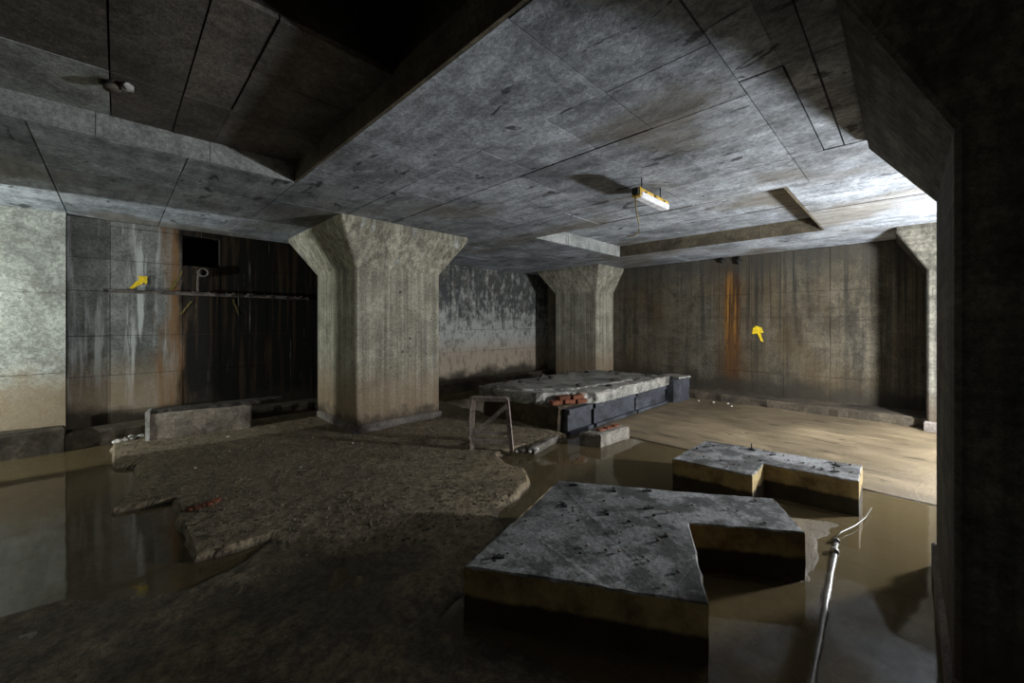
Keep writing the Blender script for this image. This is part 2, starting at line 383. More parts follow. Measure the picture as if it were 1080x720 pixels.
# ------------------------------------------------------------------ the setting: ceiling with two recesses
XA, XB, YA, YB = -6.0, 8.7, -5.0, 7.25
R1 = (-1.4, 1.19, .80, 4.06); R2 = (4.56, 7.12, .83, 4.08); RZ = 2.98; RZ2 = 3.02
HX0, HX1, HY0, HY1 = -.15, 1.19, .80, 2.17      # open shaft in the first recess
xs = [XA, R1[0], R1[1], R2[0], R2[1], XB+.4]; lst = []
for a, b, r in ((xs[0], xs[1], None), (xs[1], xs[2], R1), (xs[2], xs[3], None), (xs[3], xs[4], R2), (xs[4], xs[5], None)):
    if r is None: lst.append((a, b, YA, YB+.4, CEIL+.035, 3.2))
    else: lst += [(a, b, YA, r[2], CEIL+.035, 3.2), (a, b, r[3], YB+.4, CEIL+.035, 3.2)]
lst.append((R2[0], R2[1], R2[2], R2[3], RZ2+.03, 3.2))
lst += [(R1[0], R1[1], HY1, R1[3], RZ+.03, 3.2), (R1[0], HX0, R1[2], HY1, RZ+.03, 3.2)]
lst += [(HX0-.1, HX0, HY0, HY1, 3.2, 4.2), (HX0-.1, HX1+.1, HY1, HY1+.1, 3.2, 4.2), (HX1, HX1+.1, HY0, HY1, 3.2, 4.2), (HX0, HX1, HY0-.1, HY0, 3.2, 4.2), (HX0-.1, HX1+.1, HY0-.1, HY1+.1, 4.2, 4.3)]
ceiling = tag(boxes('ceiling', lst, 'gap'), kind='structure')
def panels(x0, x1, ys, z, mat, name='formwork_panel', gap=.007, th=.033):
    for a, b in zip(ys, ys[1:]):
        dz = random.uniform(-.003, .003)
        gg = gap*random.choice((.5, .9, 1.3, 1.8))
        piece(name, (x0+gg/2, x1-gg/2, a+gg/2, b-gg/2, z+dz, z+th+.004), mat, ceiling)
Y0 = YA
cols = [(-6, -4.6), (-4.6, -3.2), (-3.2, R1[0])]
for a, b in cols: panels(a, b, (YA, -2.5, 0, 2.4, 4.85, YB), CEIL, 'ceiling')
for a, b in ((R1[0], -.42), (-.42, .40), (.40, R1[1])):
    panels(a, b, (YA, -2.6, -.2, R1[2]), CEIL, 'ceiling'); panels(a, b, (R1[3], 5.06, 6.05, YB) if a < 0 else (R1[3], 4.5, 6.05, YB), CEIL, 'ceiling')
# between the recesses: plank strip along the near pillar line, then sheets
for i, (a, b) in enumerate(((.20, .33), (.33, .45), (.45, .65))):
    panels(R1[1], 2.4, (a, b), CEIL, 'ceiling', 'ceiling_board', .006); panels(2.4, 3.80, (a, b), CEIL, 'ceiling', 'ceiling_board', .006)
panels(R1[1], 3.80, (YA, -2.4, -1.2, .20), CEIL, 'ceiling')
panels(R1[1], 1.97, (.65, 1.22, 1.78, 2.95, 3.56, 4.8, 6.0, YB), CEIL, 'ceiling')
panels(1.97, 2.56, (.65, 1.22, 1.66, 2.30, 3.56, 4.4, 6.0, YB), CEIL, 'ceiling')
panels(2.56, 3.80, (.65, 1.24, 2.46, 3.66, 4.9, 6.1, YB), CEIL, 'ceiling')
panels(3.80, R2[0], (YA, -2.4, -.4, .65, 1.7, 2.9, 4.1, 5.3, YB), CEIL, 'ceiling')
for a, b in ((R2[0], 5.8), (5.8, R2[1])):
    panels(a, b, (YA, -2.4, -.4, R2[2]), CEIL, 'ceiling'); panels(a, b, (R2[3], 5.1, 6.2, YB), CEIL, 'ceiling')
panels(R2[1], 7.9, (YA, -2.4, -.4, 1.2, 2.6, 4.0, 5.4, YB), CEIL, 'ceiling')
panels(7.9, XB, (YA, -2.4, -.1, 1.6, 3.3, 5.0, YB), CEIL, 'ceiling')
# recess ceilings
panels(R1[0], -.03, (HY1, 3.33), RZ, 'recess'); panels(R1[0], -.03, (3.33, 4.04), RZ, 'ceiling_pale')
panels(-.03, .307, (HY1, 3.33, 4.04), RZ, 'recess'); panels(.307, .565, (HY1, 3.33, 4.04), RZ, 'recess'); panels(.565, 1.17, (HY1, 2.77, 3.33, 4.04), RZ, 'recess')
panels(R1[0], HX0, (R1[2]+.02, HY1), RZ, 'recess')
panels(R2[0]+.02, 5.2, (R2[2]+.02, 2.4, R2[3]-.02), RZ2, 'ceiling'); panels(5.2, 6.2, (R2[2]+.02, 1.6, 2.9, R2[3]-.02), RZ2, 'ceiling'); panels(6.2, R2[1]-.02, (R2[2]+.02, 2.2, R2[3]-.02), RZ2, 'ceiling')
# recess cheeks, board by board
def cheek(axis, at, a, b, n, sgn, mat, top=RZ):
    st = (b-a)/n
    for i in range(n):
        lo, hi = a+i*st+.002, a+(i+1)*st-.002; t = .02+random.uniform(0, .003)
        rng = sorted((at, at+sgn*t))
        bx = (rng[0], rng[1], lo, hi, CEIL, top+.034) if axis == 'x' else (lo, hi, rng[0], rng[1], CEIL, top+.034)
        piece('recess_board', bx, mat, ceiling)
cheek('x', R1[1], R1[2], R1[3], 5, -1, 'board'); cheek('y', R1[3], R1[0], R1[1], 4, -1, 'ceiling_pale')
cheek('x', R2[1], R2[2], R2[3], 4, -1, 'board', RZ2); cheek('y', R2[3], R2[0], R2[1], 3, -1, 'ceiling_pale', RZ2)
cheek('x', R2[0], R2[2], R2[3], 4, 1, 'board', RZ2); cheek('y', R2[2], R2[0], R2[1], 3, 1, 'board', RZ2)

# ------------------------------------------------------------------ walls
wr = tag(boxes('wall_right', [(XB+.02, XB+.4, YA, YB+.4, -.3, 3.2)], 'gap'), kind='structure')
rows = (0, .55, 1.15, 1.60, 2.05, 2.81); cy = (-5, -3.2, -1.6, -.4, .29, .94, 1.61, 2.13, 2.72, 3.32, 3.95, 4.56, 5.2, 5.8, 6.5, 7.25)
def wallpan(par, axis, at, cs, rows, mat, skip=None, out=.0, wide=lambda a: 1.):
    for i, (a, b) in enumerate(zip(cs, cs[1:])):
        for c, d in zip(rows, rows[1:]):
            gg = random.choice((.002, .003, .005, .007))*wide(a); t = out+random.uniform(-.0025, .0025)
            if skip and skip(a, b, c, d): continue
            bx = (at-t, at+.025, a+gg/2, b-gg/2, c+gg/2, d-gg/2) if axis == 'x' else (a+gg/2, b-gg/2, at-t, at+.025, c+gg/2, d-gg/2)
            piece('formwork_panel', bx, mat, par)
wallpan(wr, 'x', XB, cy, rows, 'right', wide=lambda a: 1.3)
# left wall with a dark duct mouth
DX0, DX1, DZ0, DZ1 = .66, 1.09, 2.31, 2.74
wl = tag(boxes('wall_left', [(XA, DX0, YB+.02, YB+.4, -.3, 3.2), (DX1, XB+.02, YB+.02, YB+.4, -.3, 3.2), (DX0, DX1, YB+.02, YB+.4, -.3, DZ0), (DX0, DX1, YB+.02, YB+.4, DZ1, 3.2),
   (DX0-.1, DX1+.1, YB+.9, YB+1, DZ0-.1, DZ1+.1), (DX0-.1, DX0, YB+.4, YB+.9, DZ0-.1, DZ1+.1), (DX1, DX1+.1, YB+.4, YB+.9, DZ0-.1, DZ1+.1), (DX0-.1, DX1+.1, YB+.4, YB+.9, DZ0-.1, DZ0), (DX0-.1, DX1+.1, YB+.4, YB+.9, DZ1, DZ1+.1)], 'gap'), kind='structure')
rowl = (0, .82, 1.33, 1.90, DZ0, DZ1, 2.81); cx = (-.43, -.06, DX0, DX1, 1.7, 2.4, 3.0, 3.6, 4.2, 4.75, 5.3, 5.87, 6.46, 7.08, 7.7, 8.7)
wallpan(wl, 'y', YB, cx, rowl, 'left', lambda a, b, c, d: a == DX0 and c == DZ0, wide=lambda a: 1.7 if a > 3 else 1.2)
# pale pilaster stretch standing 12 cm proud
wp = tag(boxes('wall_left_bay', [(-2.2, -.434, YB-.10, YB+.03, -.3, 3.0), (XA, -2.2, YB-.10, YB+.03, -.3, 3.0)], 'gap'), kind='structure')
wallpan(wp, 'y', YB-.12, (-6, -4.6, -3.2, -2.2, -1.3, -.43), (0, .9, 1.85, 2.81), 'pale')
wb = tag(boxes('wall_back', [(XA-.3, XA, YA, YB+.4, -.3, 3.2)], 'gap'), kind='structure')
wf = tag(boxes('wall_front', [(XA-.3, XB+.4, YA-.3, YA, -.3, 3.2)], 'gap'), kind='structure')
# kerbs along the wall feet
tag(prism('trim_1', [(8.05, 5.15), (8.05, -.2), (8.70, -.2), (8.70, 5.15)], -.12, .15, 'curb', seg=.12, jit=.012, ch=.03, zj=.01), kind='structure')
tag(prism('trim_2', [(-.42, 6.97), (1.6, 6.95), (4.4, 6.94), (8.69, 6.96), (8.69, 7.245), (-.42, 7.245)], -.12, .20, 'curb', seg=.12, jit=.012, ch=.03, zj=.01), kind='structure')
tag(prism('trim_3', [(-6, 6.88), (-.425, 6.90), (-.425, 7.12), (-6, 7.12)], -.12, .29, 'curb', seg=.12, jit=.012, ch=.03, zj=.01), kind='structure')
# cracked ledge with grit across the leak
led = prism('ledge', [(-.06, 7.17), (2.3, 7.15), (2.3, 7.249), (-.06, 7.249)], 1.885, 1.925, 'plinth', wl, seg=.07, jit=.014, ch=.012, zj=.008)

# ------------------------------------------------------------------ floor bed and water
PLAT = [(-.05, 7.2), (-.02, 5.76), (.12, 5.62), (.11, 4.79), (-.03, 4.59), (-.03, 4.40), (.33, 4.33), (.31, 3.8), (.34, 3.14), (.54, 3.08), (.74, 3.10), (.80, 2.75), (.95, 2.50), (1.3, 2.30),
        (1.68, 2.25), (1.96, 2.29), (2.39, 2.33), (2.73, 2.48), (2.92, 2.74), (2.85, 2.92), (3.0, 3.2), (3.31, 3.23), (4.15, 3.15), (4.3, 7.2)]
FORE = [(.74, 3.16), (.56, 3.02), (.30, 2.91), (.05, 3.05), (-.18, 3.25), (-.42, 3.32), (-4, 4.6), (-4, -4), (1.4, -4), (1.75, .2), (1.2, 1.6), (2.0, 2.0), (2.2, 2.4), (1.2, 2.7)]
SILT = [(3.63, .86), (3.63, .74), (3.95, .24), (3.60, .33), (3.42, .41), (3.10, .34), (2.92, .38), (2.84, .34), (2.7, .5), (3.0, .8)]
def sdist(px, py, poly):                   # signed distance, positive inside
    d = np.full(px.shape, 1e9); ins = np.zeros(px.shape, bool); n = len(poly)
    for i in range(n):
        ax, ay = poly[i]; bx, by = poly[(i+1)%n]; ex, ey = bx-ax, by-ay
        t = np.clip(((px-ax)*ex+(py-ay)*ey)/(ex*ex+ey*ey), 0, 1)
        d = np.minimum(d, np.hypot(px-ax-t*ex, py-ay-t*ey))
        cr = ((ay > py) != (by > py)); den = (by-ay) if abs(by-ay) > 1e-9 else 1e-9
        ins ^= cr & (px < ex*(py-ay)/den+ax)
    return np.where(ins, d, -d)
GRID = {}
def vnoise(px, py, sc, seed):
    if seed not in GRID: GRID[seed] = np.random.RandomState(seed).rand(256, 256)
    Gd = GRID[seed]; a, b = px*sc+50, py*sc+50
    i, j = np.floor(a).astype(int), np.floor(b).astype(int); fx, fy = a-i, b-j; fx = fx*fx*(3-2*fx); fy = fy*fy*(3-2*fy)
    q = lambda k, l: Gd[k % 256, l % 256]
    return (q(i, j)*(1-fx)+q(i+1, j)*fx)*(1-fy)+(q(i, j+1)*(1-fx)+q(i+1, j+1)*fx)*fy-.5
def sst(v, a, b): t = np.clip((v-a)/(b-a), 0, 1); return t*t*(3-2*t)
def bed(px, py):
    f = vnoise(px, py, 1.2, 1)*.6+vnoise(px, py, 3.1, 2)*.3+vnoise(px, py, 8, 3)*.15
    z = -.045+f*.06
    jag = vnoise(px, py, 5, 4)*.05+vnoise(px, py, 11, 5)*.022
    d = sdist(px, py, PLAT)+jag
    e = .045+.75*sst(3.2-py, 0, .3)*sst(px, .62, .9)*sst(2.35-px, 0, .4)
    k = sst(d/e, -.5, .5)
    top = .048+vnoise(px, py, 2, 6)*.02+vnoise(px, py, 13, 7)*.006+vnoise(px, py, 29, 8)*.005
    z = z*(1-k)+top*k
    kf = sst(sdist(px, py, FORE)+jag*2, -.06, .10); z = np.maximum(z, z*(1-kf)+(.014+f*.05+vnoise(px, py, 18, 11)*.012)*kf)
    k2 = sst(px+jag*.25, 4.715, 4.745)*sst(3.4-py, 0, .3)
    z = z*(1-k2)+(.012+f*.016+vnoise(px, py*.35, 9, 9)*.006)*k2
    k3 = sst(sdist(px, py, SILT)+jag*.4, -.05, .05); z = np.maximum(z, z*(1-k3)+(.012+f*.006)*k3)
    k4 = sst(.62-py+jag, 0, .5)*sst(px, 1.8, 2.5)*(1-k2); z = z*(1-k4)+(-.017+f*.018+vnoise(px, py*.4, 9, 12)*.010)*k4
    return z
gx = np.arange(XA, XB+.05, .034); gy = np.arange(YA, YB+.05, .034)
AX, AY = np.meshgrid(gx, gy, indexing='ij'); AZ = bed(AX, AY); nx, ny = AX.shape
me = bpy.data.meshes.new('floor')
V = np.stack([AX, AY, AZ], -1).reshape(-1, 3); idx = np.arange(nx*ny).reshape(nx, ny)
F = np.stack([idx[:-1, :-1], idx[1:, :-1], idx[1:, 1:], idx[:-1, 1:]], -1).reshape(-1, 4)
me.from_pydata(V.tolist(), [], F.tolist()); me.update()
fl = tag(link('floor', me, 'mud'), kind='structure')
wtr = raw('shallow_water', [(XA, YA, 0), (XB, YA, 0), (XB, YB, 0), (XA, YB, 0)], [(0, 1, 2, 3)], 'water')
tag(wtr, 'shallow still brown water flooding the basement floor', 'water', kind='stuff')
def zb(px, py): return float(bed(np.array([px]), np.array([py]))[0])
# grit on the mud shelf
vs, fs = [], []
rg = np.random.RandomState(3); cnt = 0
while cnt < 4200:
    px, py = rg.uniform(0, 4.1), rg.uniform(2.3, 6.9)
    if px > 2.1 and py > 5.0: continue
    if sdist(np.array([px]), np.array([py]), PLAT)[0] < .03: continue
    s = rg.uniform(.004, .013)*(1.6 if rg.rand() < .05 else 1); z0 = zb(px, py); b = len(vs)
    a0 = rg.uniform(0, 6.28)
    for k in range(4): vs.append((px+s*math.cos(a0+k*1.57)*rg.uniform(.6, 1.2), py+s*math.sin(a0+k*1.57)*rg.uniform(.6, 1.2), z0-.003))
    for k in range(4): vs.append((px+.6*s*math.cos(a0+.4+k*1.57), py+.6*s*math.sin(a0+.4+k*1.57), z0+s*rg.uniform(.6, 1.1)))
    fs += [(b+4, b+5, b+6, b+7)]+[(b+k, b+(k+1) % 4, b+4+(k+1) % 4, b+4+k) for k in range(4)]; cnt += 1
tag(raw('gravel', vs, fs, 'gravel'), 'fine brown gravel strewn over the raised mud shelf', 'gravel', kind='stuff')

# ------------------------------------------------------------------ flared pillars
def pillar(label, x0, x1, y0, y1, fl=(.32, .32, .32, .32), zc=2.23, plz=.15, plo=.03, holes=(), mat='pillar'):
    r = empty('concrete_pillar', ((x0+x1)/2, (y0+y1)/2, 0)); tag(r, label, 'pillar', None)
    c = .018
    oct_ = lambda a0, a1, b0, b1, c: [(a0+c, b0), (a1-c, b0), (a1, b0+c), (a1, b1-c), (a1-c, b1), (a0+c, b1), (a0, b1-c), (a0, b0+c)]
    def loft(name, secs, mat):
        vs, fs = [], []
        for pts, z in secs: vs += [(p[0], p[1], z) for p in pts]
        for k in range(len(secs)-1):
            for i in range(8): fs.append((8*k+i, 8*k+(i+1) % 8, 8*k+8+(i+1) % 8, 8*k+8+i))
        fs.append(tuple(range(7, -1, -1))); fs.append(tuple(range(8*len(secs)-8, 8*len(secs))))
        return raw(name, vs, fs, mat, r)
    loft('shaft', [(oct_(x0, x1, y0, y1, c), -.1), (oct_(x0, x1, y0, y1, c), zc)], mat)
    X0, X1, Yq0, Yq1 = x0-fl[0], x1+fl[1], y0-fl[2], y1+fl[3]
    loft('capital', [(oct_(x0, x1, y0, y1, c), zc), (oct_(X0, X1, Yq0, Yq1, c), CEIL-.06), (oct_(X0, X1, Yq0, Yq1, c), CEIL+.03)], mat)
    prism('plinth', [(x0-plo, y0-plo), (x1+(plo if fl[1] else 0), y0-plo), (x1+(plo if fl[1] else 0), y1+plo), (x0-plo, y1+plo)], -.1, plz, 'plinth', r, seg=.2, jit=.004, ch=.02, zj=.005)
    for hx, hz, rad in holes:
        bm = bmesh.new(); tube(bm, [(hx, y0+.004, hz), (hx, y0-.004, hz)], rad, 8); frombm('tie_hole', bm, 'black', r)
    keep(r); return r
pillar('massive flared pillar lit on one broad face beside the steel trestle', 2.22, 3.53, 5.12, 6.53, plz=.14,
       holes=((2.86, 1.93, .016), (2.90, 1.08, .014), (3.02, 1.27, .017), (3.02, 1.02, .012), (3.30, 1.03, .012), (3.38, 1.55, .010), (3.36, 2.08, .012)))
pillar('far flared pillar built against the wall behind the broken platform', 7.95, XB+.02, 5.15, 6.38, (.32, 0, .28, .32))
pillar('flared pillar with pale face at the end of the rust streaked wall', 7.86, XB+.02, -1.6, -.19, (.30, 0, .30, .31), mat='pillar_shaded')
pillar('dark flared pillar close by, rising beside the fallen iron pipe', 2.22, 3.53, -1.5, -.125, plz=.16, plo=.02, mat='pillar_shaded')
pillar('unseen flared pillar past the pale wall, placed to cut the left lamp', -2.95, -1.70, 4.7, 6.10, (.30, .30, .30, .08))  # unseen pillar, placed and sized to cut the left bay lamp's light

# ------------------------------------------------------------------ L-shaped machine base blocks
B1 = [(1.23, 1.57), (1.82, .61), (2.47, .94), (2.83, .42), (3.23, .66), (2.85, 1.22), (2.77, 1.35), (2.42, 1.91)]
tag(prism('concrete_base_block', B1, -.1, .28, 'block', seg=.05, jit=.004, ch=.008, zj=.003, levels=5), 'large L-shaped concrete base block with dark studs on its grey top', 'concrete block')
B2 = [(3.55, 1.50), (3.61, .88), (3.97, .88), (4.06, .265), (4.52, .27), (4.36, 1.49)]
tag(prism('concrete_base_block', B2, -.1, .272, 'block', seg=.05, jit=.004, ch=.008, zj=.003, levels=5), 'smaller notched concrete base block standing on the tan silt', 'concrete block')
# cut anchor stubs and crumbs
def stub(x, y, z, label, up=.03, group=None):
    r = empty('anchor_stub', (x, y, z)); tag(r, label, 'anchor stub', group)
    a = random.uniform(0, 6.28)
    bm = bmesh.new(); bar(bm, (x-.03*math.cos(a), y-.03*math.sin(a), z+.005), (x+.03*math.cos(a), y+.03*math.sin(a), z+.007), .022, .012); frombm('plate', bm, 'black', r)
    tubeobj('rod', [(x, y, z), (x+.012, y+.008, z+up)], .006, 'black', r, 6); keep(r)
    return r
for x, y in ((2.42, 1.77), (2.56, 1.51), (2.71, 1.33), (2.11, 1.62), (2.22, 1.36), (2.47, 1.20), (1.40, 1.50)):
    stub(x, y, .279, 'cut black anchor stub on the large L-shaped block', .016, 'anchor stubs on the large block')
for x, y, u in ((4.11, 1.40, .02), (4.33, 1.06, .06), (4.30, .88, .025), (4.36, .43, .03), (4.17, .42, .02)):
    stub(x, y, .271, 'cut black anchor stub on the smaller notched block', u, 'anchor stubs on the smaller block')
for i in range(46):
    for _ in range(20):
        x, y = random.uniform(1.2, 3.2), random.uniform(.45, 1.9)
        if sdist(np.array([x]), np.array([y]), B1)[0] > .05: break
    s = random.uniform(.006, .02)
    tag(rock('debris_crumb', (x, y, .283+s*.4), (s, s*.8, s*.6), random.choice(('darkrubble', 'rubble', 'darkrubble')), None, random.uniform(0, 6), i), 'small crumb of debris lying on the large L-shaped block', 'debris', 'crumbs on the large block')
for i in range(26):
    for _ in range(20):
        x, y = random.uniform(3.55, 4.5), random.uniform(.3, 1.5)
        if sdist(np.array([x]), np.array([y]), B2)[0] > .05: break
    s = random.uniform(.006, .02)
    tag(rock('debris_crumb', (x, y, .275+s*.4), (s, s*.8, s*.6), random.choice(('darkrubble', 'rubble')), None, random.uniform(0, 6), i), 'small crumb of debris lying on the smaller notched block', 'debris', 'crumbs on the smaller block')

# ------------------------------------------------------------------ broken platform
pf = tag(empty('broken_platform', (5.6, 3.9, 0)), 'long low broken platform with crumbling concrete deck over blue-grey steel beams', 'platform')
prism('core', [(4.16, 3.30), (7.2, 3.22), (7.2, 4.68), (4.10, 4.72)], -.1, .365, 'brownbase', pf, seg=.09, jit=.02, ch=.02, zj=.015, levels=5)
SLAB = [(4.06, 4.80), (4.09, 4.1), (4.14, 3.66), (4.34, 3.54), (4.50, 3.44), (4.66, 3.36), (4.84, 3.15), (5.3, 3.12), (6.2, 3.12), (7.25, 3.13), (7.24, 3.7), (7.15, 4.72), (5.6, 4.78)]
prism('deck_slab', SLAB, .345, .50, 'slab', pf, seg=.055, jit=.016, ch=.022, zj=.012, levels=4)
prism('deck_topping', [(4.12, 4.74), (4.22, 4.0), (4.75, 3.52), (5.6, 3.40), (6.3, 3.36), (6.4, 4.70)], .495, .522, 'slab', pf, seg=.05, jit=.02, ch=.012, zj=.003)
for a, b, y0 in ((4.25, 4.80, 3.17), (4.86, 6.05, 3.16), (6.10, 7.22, 3.16)):
    bm = bmesh.new(); bbox(bm, a, b, y0+.03, y0+.12, -.1, .335); bbox(bm, a, b, y0, y0+.03, .27, .34); bbox(bm, a, b, y0-.015, y0+.03, .0, .05)
    frombm('beam', bm, 'steel', pf)
prism('end_block', [(7.28, 3.06), (7.82, 2.98), (7.86, 3.45), (7.28, 3.5)], -.1, .44, 'steel', pf, seg=.08, jit=.012, ch=.02, zj=.01)
prism('end_lip', [(7.45, 3.02), (7.85, 2.96), (7.88, 3.4), (7.5, 3.44)], .44, .475, 'slab', pf, seg=.06, jit=.012, ch=.01)
for i, (bx, by, bz, rz) in enumerate(((4.30, 3.44, .395, .15), (4.47, 3.35, .395, .1), (4.64, 3.27, .395, .2), (4.42, 3.40, .452, .05), (4.60, 3.31, .452, .15))):
    o = boxes('brick', [(-.085, .085, -.05, .05, -.028, .028)], 'brick', pf, .006); o.location = (bx, by, bz); o.rotation_euler = (random.uniform(-.08, .08), random.uniform(-.08, .08), rz-.5)
keep(pf)
for i, (x, y, sx, sy, sz) in enumerate(((4.35, 4.45, .13, .04, .03), (4.62, 4.42, .05, .04, .03), (5.0, 4.35, .05, .03, .03), (5.2, 4.45, .09, .04, .06), (5.35, 4.4, .05, .05, .035), (6.0, 4.5, .07, .04, .03), (6.6, 4.5, .06, .05, .03), (7.0, 4.2, .08, .04, .03),
        (5.9, 3.45, .10, .05, .03), (5.0, 3.55, .06, .05, .03), (6.75, 3.9, .07, .04, .03), (6.4, 3.3, .08, .05, .03), (7.0, 3.4, .07, .05, .03), (5.45, 3.3, .06, .04, .025))):
    zz = .50 if sdist(np.array([x]), np.array([y]), [(4.12, 4.74), (4.22, 4.0), (4.75, 3.52), (5.6, 3.40), (6.3, 3.36), (6.4, 4.70)])[0] < 0 else .522
    tag(rock('rubble_chunk', (x, y, zz+sz*.82), (sx*1.4, sy*1.5, sz*1.1), 'darkrubble', None, random.uniform(-.4, .4), 40+i), 'dark rubble chunk lying on the broken platform deck', 'rubble', 'rubble on the platform deck')
# brick filled chunk in the water
rb = tag(empty('brick_rubble_block', (4.37, 2.72, 0)), 'low broken masonry block with red bricks on top, standing in the water', 'masonry block')
prism('body', [(4.10, 2.60), (4.72, 2.56), (4.78, 2.80), (4.04, 2.86)], -.1, .145, 'rubble', rb, seg=.06, jit=.01, ch=.015, zj=.008, levels=4)
for i in range(3):
    o = boxes('brick', [(-.07, .07, -.04, .04, -.02, .02)], 'brick', rb, .01); o.location = (4.32+.145*i, 2.73-.012*i, .142+.003*i); o.rotation_euler = (.05*i, .06, .1*i-.15)
keep(rb)
# brickwork showing in the mud step
for i in range(5):
    o = boxes('brick', [(-.04, .04, -.022, .022, -.015, .015)], 'brick', None, .005); px, py = .42+.075*(i % 3)+.03*(i//3), 3.92-.06*(i//3)+.02*i
    px += .0*i; o.location = (px, py, zb(px, py)+.002); o.rotation_euler = (.1*i, .1, .4+.3*i); o.name = 'loose_brick'
    tag(o, 'small broken red brick sunk in the edge of the mud shelf', 'brick', 'bricks in the mud shelf')

# ------------------------------------------------------------------ steel trestle
tr_ = tag(empty('steel_trestle', (3.1, 3.45, 0)), 'small rusty steel trestle frame with a diagonal brace', 'trestle')
z0 = .045
A0, A1 = (2.87, 3.52, z0), (3.15, 3.15, z0); T0, T1 = (2.89, 3.51, .625), (3.12, 3.20, .625)
B0, B1_ = (3.06, 3.79, z0), (3.40, 3.44, z0); U0, U1 = (2.99, 3.66, .61), (3.24, 3.32, .61)
lp = lambda a, b, t: tuple(a[i]+(b[i]-a[i])*t for i in range(3))
for a, b in ((A0, T0), (A1, T1), (B0, U0), (B1_, U1)): barobj('leg', a, b, .042, 'rust', tr_)
barobj('top_rail', T0, T1, .04, 'rust', tr_); barobj('top_rail', U0, U1, .034, 'rust', tr_)
barobj('cross_rail', lp(A0, T0, .18), lp(A1, T1, .18), .042, 'rust', tr_); barobj('cross_rail', lp(B0, U0, .2), lp(B1_, U1, .2), .03, 'rust', tr_)
barobj('brace', lp(A0, T0, .27), lp(A1, T1, .90), .044, 'rust', tr_)
barobj('side_rail', lp(A0, T0, .22), lp(B0, U0, .22), .03, 'rust', tr_); barobj('side_rail', lp(A1, T1, .2), lp(B1_, U1, .2), .03, 'rust', tr_)
barobj('side_rail', lp(A0, T0, .97), lp(B0, U0, .97), .03, 'rust', tr_); barobj('side_rail', lp(A1, T1, .97), lp(B1_, U1, .97), .03, 'rust', tr_)
keep(tr_)
# plank like edging and rubble by the trestle
tag(prism('edging_strip', [(3.36, 3.00), (3.95, 3.11), (3.94, 3.17), (3.34, 3.06)], .0, .075, 'rubble', seg=.06, jit=.006, ch=.008), 'pale edging strip along the waterline beside the broken platform', 'edging')
for i, (x, y, s, m) in enumerate(((3.22, 3.06, .055, 'darkrubble'), (3.30, 3.02, .06, 'darkrubble'), (3.37, 2.99, .05, 'white'), (3.17, 3.09, .03, 'white'), (3.26, 2.98, .03, 'white'))):
    tag(rock('plaster_lump', (x, y, .06), (s, s*.8, s*.6), m, None, i, 70+i), ('lump of white plaster' if m == 'white' else 'dark lump of rubble')+' at the waterline by the trestle foot', 'rubble', 'lumps at the trestle foot' if m == 'white' else 'dark lumps at the trestle foot')

# ------------------------------------------------------------------ low concrete upstand at the leaking wall
up = tag(empty('concrete_upstand', (.75, 6.6, 0)), 'low pale concrete upstand on the floor below the black leak stain', 'upstand')
prism('beam', [(.28, 6.62), (1.30, 6.42), (1.36, 6.62), (.32, 6.84)], 0, .365, 'upstand', up, seg=.08, jit=.008, ch=.015, zj=.008, levels=4)
prism('end_plate', [(.245, 6.60), (.285, 6.60), (.33, 6.86), (.29, 6.86)], -.02, .40, 'white', up, seg=.08, jit=.003, ch=.006)
prism('crust', [(.30, 6.65), (1.30, 6.46), (1.75, 6.50), (1.75, 6.62), (.34, 6.82)], .36, .405, 'darkrubble', up, seg=.05, jit=.015, ch=.012, zj=.008)
keep(up)
for i in range(16):
    x = -.10+.028*i+random.uniform(-.03, .03); y = 6.88+random.uniform(-.12, .05); s = random.uniform(.025, .06)
    tag(rock('rubble_chunk', (x, y, zb(x, y)+s*.3), (s, s*.8, s*.65), random.choice(('rubble', 'darkrubble', 'white')), None, i, 90+i), 'rubble lump heaped beside the end of the concrete upstand', 'rubble', 'rubble heap by the upstand')
for i, (x, y, s) in enumerate(((1.9, 5.6, .022), (1.75, 5.3, .018), (.55, 5.0, .02), (1.0, 6.1, .025), (1.3, 4.3, .02), (2.0, 4.7, .018), (.9, 5.4, .016), (1.55, 6.2, .02))):
    tag(rock('pale_pebble', (x, y, zb(x, y)+s*.35), (s, s*.8, s*.6), 'white', None, i, 120+i), 'pale pebble lying on the raised mud shelf', 'pebble', 'pale pebbles on the mud shelf')
for i, (x, y, s) in enumerate(((7.85, 2.55, .03), (7.9, 2.32, .03), (7.7, 2.2, .02), (7.8, 2.8, .025))):
    tag(rock('white_lump', (x, y, .02), (s, s, s*.7), 'white', None, i, 130+i), 'little white lump on the silt by the far kerb', 'lump', 'white lumps by the far kerb')

# ------------------------------------------------------------------ wet pipe and wire on the floor
pp = tag(empty('iron_pipe', (2.9, .31, 0)), 'wet iron pipe lying half sunk in the water past the large block', 'pipe')
pts = [(1.95+.08*i, .275+.0035*i+random.uniform(-.002, .002), -.004+.0002*i) for i in range(20)]
tubeobj('tube', pts, [.015+random.uniform(-.004, .004) for _ in pts], 'iron', pp, 12)
bm = bmesh.new(); tube(bm, [(3.29, .335, .010), (3.33, .338, .008)], .024, 12); frombm('collar', bm, 'iron', pp, True)
bm = bmesh.new(); tube(bm, [(3.46, .343, .010), (3.48, .345, .008)], .022, 12); frombm('flange', bm, 'iron', pp, True)
keep(pp)
tag(tubeobj('bent_wire', [(3.50, .35, .02), (3.62, .33, .02), (3.8, .27, .022), (4.0, .225, .025), (4.24, .20, .03)], .003, 'iron', None, 6), 'thin bent wire curving away from the sunken iron pipe', 'wire')

